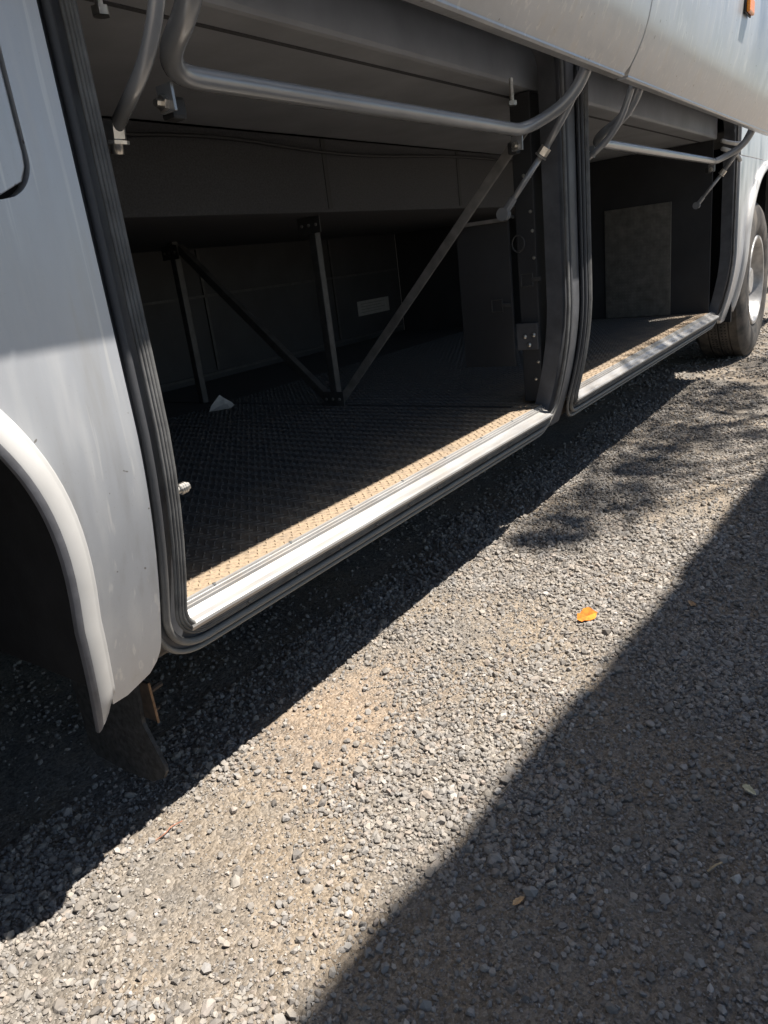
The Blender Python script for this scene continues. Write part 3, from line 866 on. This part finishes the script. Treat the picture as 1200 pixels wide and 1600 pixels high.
# ---------------- lifted luggage doors and an added unseen one
LIFT, DY = 1.021, -0.270
def lift_door(x0, x1, marker=None):
    d = panel('luggage_or_shade_door', lin(0.413, 1.36, 44), lambda z: x0 + corner_cut(z, 0.413, 0.014), lambda z: x1 - corner_cut(z, 0.413, 0.014), 'paint', bus, nx=10, dy=DY, thick=0.028, lift=LIFT, yf=yd)
    # inner reinforcing frame of the door
    for zz in (0.455, 0.90, 1.31):
        yy = yd(zz) + DY + 0.030
        MB().box(x0 + 0.05, x1 - 0.05, yy, yy + 0.02, zz + LIFT - 0.02, zz + LIFT + 0.02, 0.004).build('door_rib', 'tube', d)
    # folded bottom hem, bright where the skin turns under
    hy = yd(0.413) + DY
    hem = [(hy - 0.0015, 0.4165), (hy - 0.002, 0.4105), (hy + 0.004, 0.4065), (hy + 0.030, 0.4085), (hy + 0.030, 0.4125), (hy + 0.004, 0.4125)]
    rows = [[(x, y, z + LIFT) for y, z in hem] for x in (x0 + 0.014, x1 - 0.014)]
    mb = MB().loft(rows, closed_u=True); mb.f.append(list(range(6))); mb.f.append([6 + k for k in range(6)])
    mb.build('bottom_hem', 'paint', d)
    if marker:
        mx, mz = marker
        yy = DY - 0.0005
        MB().box(mx - 0.055, mx + 0.055, yy - 0.006, yy, mz - 0.030, mz + 0.030, 0.003).build('marker_base', 'black', d)
        MB().box(mx - 0.050, mx + 0.050, yy - 0.020, yy - 0.006, mz - 0.026, mz + 0.026, 0.006).build('marker_lens', 'amber', d)
    return d
lift_door(0.648, 2.437)
lift_door(2.443, 5.165, (3.66, 1.785))
lift_door(-1.10, 0.640)  # unseen extra door, added to cast shade on the side panel

def linkage(xa, xb, floor_ball=True):
    """U shaped lifting tube with two curved arms out to the door, stays and gas struts"""
    ty, tz = 0.055, 1.312
    path = smooth_path([(xa - 0.02, -0.165, 1.56), (xa - 0.005, -0.09, 1.375), (xa + 0.03, ty, tz), (xb - 0.03, ty, tz), (xb + 0.005, -0.09, 1.375), (xb + 0.02, -0.165, 1.56)], 0.13, 9)
    arm = MB().tube(path, 0.0175, 16).build('lift_tube', 'tube', bus, True)
    # hanger brackets and pivot bolts
    for x in (xa + 0.05, xb - 0.05):
        h = MB().box(x - 0.003, x + 0.003, ty + 0.0, ty + 0.035, 1.262, tz - 0.010, 0.001).build('hanger_plate', 'tube', arm)
        MB().tube([(x - 0.022, ty + 0.02, 1.275), (x - 0.012, ty + 0.02, 1.275), (x - 0.0118, ty + 0.02, 1.275), (x - 0.003, ty + 0.02, 1.275), (x + 0.012, ty + 0.02, 1.275)], [0.006, 0.006, 0.012, 0.012, 0.010], 6).build('pivot_bolt', 'steel', h)
        MB().box(x + 0.02, x + 0.05, ty + 0.03, ty + 0.06, 1.258, 1.292, 0.006).build('pivot_boss', 'black', h)
    # stay tubes with gas struts at both ends
    for x, sgn in ((xa - 0.055, -1), (xb + 0.045, 1)):
        xx = x
        p0 = Vector((xx - 0.02 * sgn, 0.165, 1.098)); p1 = Vector((xx, 0.03, 1.258)); p2 = Vector((xx + 0.003 * sgn, -0.075, 1.395)); p3 = Vector((xx + 0.004 * sgn, -0.178, 1.62))
        if sgn < 0:
            p0 = Vector((xx, 0.085, 1.200)); p1 = Vector((xx, 0.080, 1.232)); p2 = Vector((xx - 0.01, -0.06, 1.315)); p3 = Vector((xx - 0.02, -0.165, 1.56))
        st = MB().tube(smooth_path([p1, p2, p3], 0.09, 8), 0.0110, 14).build('stay_tube', 'tube', bus, True)
        u = (p0 - p1).normalized()
        MB().tube([p1 - u * 0.012, p1 + u * 0.012], 0.0165, 6).build('lock_nut', 'steel', st)
        MB().tube([p1 + u * 0.014, p1 + u * 0.019], 0.019, 12).build('washer', 'steel', st)
        rod = MB().tube([p1, p0], [0.0095, 0.0095], 12).build('strut_rod', 'steel' if sgn < 0 else 'tube', st, True)
        if sgn > 0:
            MB().tube([p0 - Vector((0.012 * 1, 0, 0)), p0 + Vector((0.012, 0, 0))], 0.020, 18).build('ball_joint', 'tube', st)
            MB().tube([p0, p0 + Vector((0.11, 0.02, -0.008))], 0.005, 8).build('joint_pin', 'steel', st)
            MB().tube([p0 - u * 0.055, p0 - u * 0.015], 0.0125, 10).build('strut_collar', 'tube', st)
    # long lower link with its bright face, from the tube to the bulkhead
    return arm
linkage(0.835, 2.235)
linkage(2.745, 4.80)
# inner stop bolts high on the header
for x in (0.795, 2.17):
    bb = MB().tube([(x, 0.075, 1.45), (x, 0.075, 1.385)], 0.006, 10).build('stop_bolt', 'steel', bus)
    MB().tube([(x, 0.075, 1.392), (x, 0.075, 1.380)], 0.013, 6).build('bolt_head', 'steel', bb)
# light cable loops near the far bay corner
MB().tube(bezier((4.78, 0.03, 1.415), (4.86, 0.0, 1.40), (4.93, -0.03, 1.395), (5.02, -0.04, 1.40), 10), 0.011, 10).build('air_hose', 'flare', bus, True)
MB().tube(bezier((4.80, 0.03, 1.375), (4.90, 0.0, 1.365), (4.96, -0.02, 1.355), (4.99, -0.03, 1.31), 10), 0.011, 10).build('air_hose', 'flare', bus, True)

# ---------------- mud flap behind the left wheel arch
k = 0.67 / 0.60
fp = [((y + 0.92) * k - 0.92, 1 - (1 - z) * k) for y, z in [(0.098, 0.42), (0.104, 0.36), (0.113, 0.287), (0.080, 0.212), (0.079, 0.198), (0.090, 0.180), (0.13, 0.158), (0.22, 0.152), (0.30, 0.158), (0.315, 0.17), (0.32, 0.42)]]
fb = MB()
v = [(0.666, y, z) for y, z in fp] + [(0.674, y, z) for y, z in fp]; n = len(fp)
fb.add(v, [list(range(n))[::-1], [n + i for i in range(n)]] + [[i, (i + 1) % n, n + (i + 1) % n, n + i] for i in range(n)])
fb.build('mud_flap', 'flap', bus)
br = MB().box(0.675, 0.681, 0.195, 0.235, 0.215, 0.300, 0.001).build('flap_bracket', 'rust', bus)
MB().box(0.6745, 0.679, 0.1930, 0.1948, 0.213, 0.302).build('bracket_rust_edge', 'rust_edge', br)
MB().tube([(0.681, 0.21, 0.275), (0.712, 0.21, 0.277)], 0.006, 6).build('bracket_bolt', 'rust', br)
MB().tube([(0.681, 0.208, 0.235), (0.694, 0.208, 0.235)], 0.005, 6).build('bracket_bolt', 'rust', br)

# ------------------------------------------------------------------ loose things
def crumpled(name, outline, loc, rot, mat, fold=0.3, thick=0.0006):
    """a leaf or scrap: two halves folded along the midrib, curled, with thickness"""
    mb = MB()
    n = len(outline)
    top = [Vector((x, y, fold * abs(y) + 0.12 * x * x / 0.02 * 0.02 + 0.1 * math.sin(60 * x) * 0.01)) for x, y in outline]
    c = Vector((0, 0, 0.0))
    v = [c] + top + [c - Vector((0, 0, thick))] + [p - Vector((0, 0, thick)) for p in top]
    f = []
    for i in range(n):
        j = (i + 1) % n
        f.append([0, 1 + i, 1 + j]); f.append([n + 1, n + 2 + j, n + 2 + i]); f.append([1 + i, n + 2 + i, n + 2 + j, 1 + j])
    mb.add(v, f)
    o = mb.build(name, mat)
    o.location = loc; o.rotation_euler = rot
    return o

def leaf_outline(L, W, jag=0.0, n=9):
    up = []; r = random.Random(int(L * 1e5))
    for i in range(n + 1):
        t = i / n
        w = W * math.sin(math.pi * t ** 0.8) ** 0.8 * (1 + jag * r.uniform(-1, 1))
        up.append((-L / 2 + L * t, w / 2))
    return up + [(x, -y) for x, y in up[-2:0:-1]]

def gz(x, y): return float(ground_h(np.array([x]), np.array([y]))[0] + fine_h(np.array([x]), np.array([y]))[0])

o = crumpled('fallen_leaf', leaf_outline(0.062, 0.040, 0.30), (1.729, -0.271, gz(1.729, -0.271) + 0.016), (0.55, -0.12, -0.75), 'leaf_orange', 0.5)
tag(o, 'bright orange fallen leaf lying on sunlit gravel near the shadow edge', 'leaf', 'leaves fallen on the gravel')
o = crumpled('fallen_leaf', leaf_outline(0.034, 0.022, 0.2), (1.917, -0.499, gz(1.917, -0.499) + 0.010), (0.4, 0.1, 0.2), 'leaf_brown', 0.4)
tag(o, 'small brown fallen leaf in the shade, farther away than the orange leaf', 'leaf', 'leaves fallen on the gravel')
o = crumpled('fallen_leaf', leaf_outline(0.026, 0.010, 0.2), (0.803, -0.490, gz(0.803, -0.490) + 0.009), (0.2, 0.1, -0.35), 'leaf_tan', 0.4)
tag(o, 'narrow tan fallen leaf in the shaded gravel at the bottom', 'leaf', 'leaves fallen on the gravel')
o = crumpled('fallen_leaf', leaf_outline(0.028, 0.014, 0.4), (1.210, -0.762, gz(1.210, -0.762) + 0.010), (0.3, 0.2, -2.0), 'leaf_pale', 0.5)
tag(o, 'pale crinkled fallen leaf in the shade near the right edge', 'leaf', 'leaves fallen on the gravel')

def twig(pts, r, mat, label):
    pts = [(x, y, gz(x, y) + 0.008 + dz) for x, y, dz in pts]
    o = MB().tube(smooth_path(pts, 0.02, 3), r, 7).build('twig', mat)
    return tag(o, label, 'twig', 'twigs on the gravel')
twig([(1.000, -0.735, 0), (1.012, -0.745, 0.003), (1.026, -0.752, 0)], 0.0016, 'twig', 'short straw coloured twig in the shaded gravel at lower right')
twig([(0.600, 0.180, 0), (0.622, 0.172, 0.004), (0.636, 0.180, 0.002), (0.660, 0.172, 0)], 0.0013, 'twig_red', 'thin reddish twig on sunlit gravel beside the coach shadow')

# big single stones that can be picked out
def stone(x, y, s, label, seed, mat='stone'):
    r = np.random.default_rng(seed)
    bm = bmesh.new(); bmesh.ops.create_icosphere(bm, subdivisions=2, radius=1.0)
    W = np.array([v.co[:] for v in bm.verts])
    for _ in range(8):
        n = r.normal(size=3); n /= np.linalg.norm(n); d = r.uniform(0.5, 0.85)
        W -= np.outer(np.clip(W @ n - d, 0, None), n)
    W *= np.array([1, 0.8, 0.65]) * s
    for q, c in zip(bm.verts, W): q.co = c
    me = bpy.data.meshes.new('stone'); bm.to_mesh(me); bm.free(); me.materials.append(M[mat])
    o = bpy.data.objects.new('stone', me); COL.objects.link(o)
    o.location = (x, y, gz(x, y) + s * 0.35); o.rotation_euler = (0.1, 0.2, seed)
    return tag(o, label, 'stone', 'larger stones on the gravel')
stone(0.413, -0.177, 0.0145, 'largest pale stone at the bottom edge of the sunlit gravel', 3)
stone(1.336, -0.549, 0.013, 'whitish stone lying alone in the shaded gravel', 5)
stone(0.735, 0.105, 0.012, 'grey stone beside the coach shadow below the mud flap', 8)

# scrap of paper on the bay floor
pv = [(0, 0, 0), (0.045, -0.022, 0.003), (0.10, -0.02, 0.004), (0.125, 0.01, 0.012), (0.115, 0.03, 0.032), (0.088, 0.042, 0.060), (0.07, 0.05, 0.085), (0.045, 0.040, 0.058), (0.02, 0.03, 0.03), (0.008, 0.012, 0.014), (0.050, 0.020, 0.018), (0.082, 0.020, 0.030), (0.062, 0.034, 0.044)]
pf = [[0, 1, 10], [1, 2, 10], [2, 11, 10], [2, 3, 11], [3, 4, 11], [4, 5, 11], [5, 12, 11], [5, 6, 12], [6, 7, 12], [7, 8, 12], [8, 10, 12], [10, 11, 12], [8, 9, 10], [9, 0, 10]]
o = MB().add(pv, pf).build('paper_scrap', 'paper'); o.location = (2.15, 1.60, FLOOR + 0.002); o.rotation_euler = (0, 0, -0.55); o.scale = (0.95, 0.9, 0.7)
sm = o.modifiers.new('thickness', 'SOLIDIFY'); sm.thickness = 0.0008
tag(o, 'crumpled white paper scrap on the luggage bay floor', 'paper')

# ------------------------------------------------------------------ unseen canopy behind the viewer, added to cast the foreground shade
EAVE = Vector((1.80, -2.185, 0.0)); AZ = math.radians(-3.6)
bl = empty('added_shade_canopy', EAVE, 'unseen open sided canopy added opposite the coach to cast the foreground shadow', 'canopy')
bl.rotation_euler = (0, 0, AZ)
def bpart(mb, name, mat, parent=None):
    o = link_mesh(name, mb.v, mb.f, mat)
    o.parent = parent or bl
    return o
rr = random.Random(4)
rows = []
for i in range(50):
    x = -1.55 + 0.1 * i
    y1 = 0.008 * math.sin(3.1 * x + 1) + rr.uniform(-0.010, 0.010) + (0.010 * math.sin(9 * x) if x < 0.2 else 0)  # eave shaped uneven so that its shadow edge wavers
    rows.append([(x, -6.3, 4.80), (x, y1, 4.80), (x, y1, 5.0), (x, -6.3, 5.0)])
rmb = MB().loft(rows, closed_u=True); rmb.f.append([0, 1, 2, 3]); rmb.f.append([196, 197, 198, 199])
bpart(rmb, 'roof', 'roof')
bpart(MB().box(-1.50, 3.30, -0.16, -0.04, 4.60, 4.797, 0.004), 'beam', 'roof')
bpart(MB().box(-1.50, 3.30, -6.2, -6.08, 4.60, 4.797, 0.004), 'beam', 'roof')
for x in (-1.3, 0.9, 3.1):
    for y in (-0.45, -5.9):
        po = bpart(MB().box(x - 0.07, x + 0.07, y - 0.07, y + 0.07, 0.0, 4.60, 0.006), 'post', 'roof')
        bpart(MB().box(x - 0.14, x + 0.14, y - 0.14, y + 0.14, -0.03, 0.03, 0.004), 'foot_plate', 'steel', po)
    bpart(MB().box(x - 0.05, x + 0.05, -6.05, -0.17, 4.62, 4.795, 0.004), 'rafter', 'roof')

# trees beyond the canopy end: their twigs dapple the ground and the far bay
def tree(name, base, crown_pts, nleaf, label, seed):
    r = random.Random(seed)
    root = empty(name, base, label, 'tree', 'trees beside the canopy')
    b = Vector(base)
    top = Vector((0, 0, 0))
    for c, rad in crown_pts: top += Vector(c)
    top /= len(crown_pts)
    fork = b.lerp(Vector((b.x, b.y, top.z)), 0.55)
    tk = MB().tube([b, b.lerp(fork, 0.5) + Vector((0.05, 0.03, 0)), fork, fork.lerp(top, 0.7), top], [0.16, 0.13, 0.11, 0.06, 0.02], 10)
    t = tk.build('trunk', 'bark', root, True)
    for c, rad in crown_pts:
        c = Vector(c); mid = fork.lerp(c, 0.5) + Vector((r.uniform(-.2, .2), r.uniform(-.2, .2), 0.15))
        MB().tube([fork, mid, c], [0.06, 0.035, 0.008], 7).build('limb', 'bark', t)
    V = []; F = []
    for c, rad in crown_pts:
        c = Vector(c)
        for k in range(int(nleaf * rad)):
            d = Vector((r.gauss(0, 1), r.gauss(0, 1), r.gauss(0, 0.7)))
            d = d.normalized() * rad * r.random() ** 0.45
            p = c + d
            u = Vector((r.gauss(0, 1), r.gauss(0, 1), r.gauss(0, 1))).normalized(); w = u.orthogonal().normalized()
            L = r.uniform(0.035, 0.065); k0 = len(V)
            V += [p - u * L, p + w * L * 0.45, p + u * L, p - w * L * 0.45]; F.append([k0, k0 + 1, k0 + 2, k0 + 3])
    MB().add(V, F).build('crown', 'leaf_green', root)
    return root
K = Vector((0.26, -0.375, 1.0))                      # from a shaded spot up towards the sun
def over(x, y, h): return tuple(Vector((x, y, 0)) + K * h)
tw = [(2.25, 0.06, 0.16), (2.45, 0.04, 0.22), (2.72, 0.02, 0.22), (3.0, -0.03, 0.26), (3.3, 0.06, 0.30), (3.7, 0.16, 0.32), (3.75, -0.22, 0.34), (4.2, 0.02, 0.40), (4.7, 0.18, 0.45), (4.8, -0.4, 0.6), (5.4, -0.1, 0.7), (6.4, -0.2, 0.8)]
tree('broadleaf_tree', (8.0, -4.9, 0.0), [(over(x, y, 8.2 + 0.6 * math.sin(7 * x)), r_) for x, y, r_ in tw], 520, 'broadleaf tree overhanging the yard beyond the canopy end', 5)
tree('broadleaf_tree', (10.5, -4.2, 0.0), [((10.2, -4.0, 5.0), 1.2), ((10.9, -4.4, 5.6), 1.1), ((9.6, -3.6, 4.6), 0.8)], 700, 'taller broadleaf tree standing farther along the yard', 9)
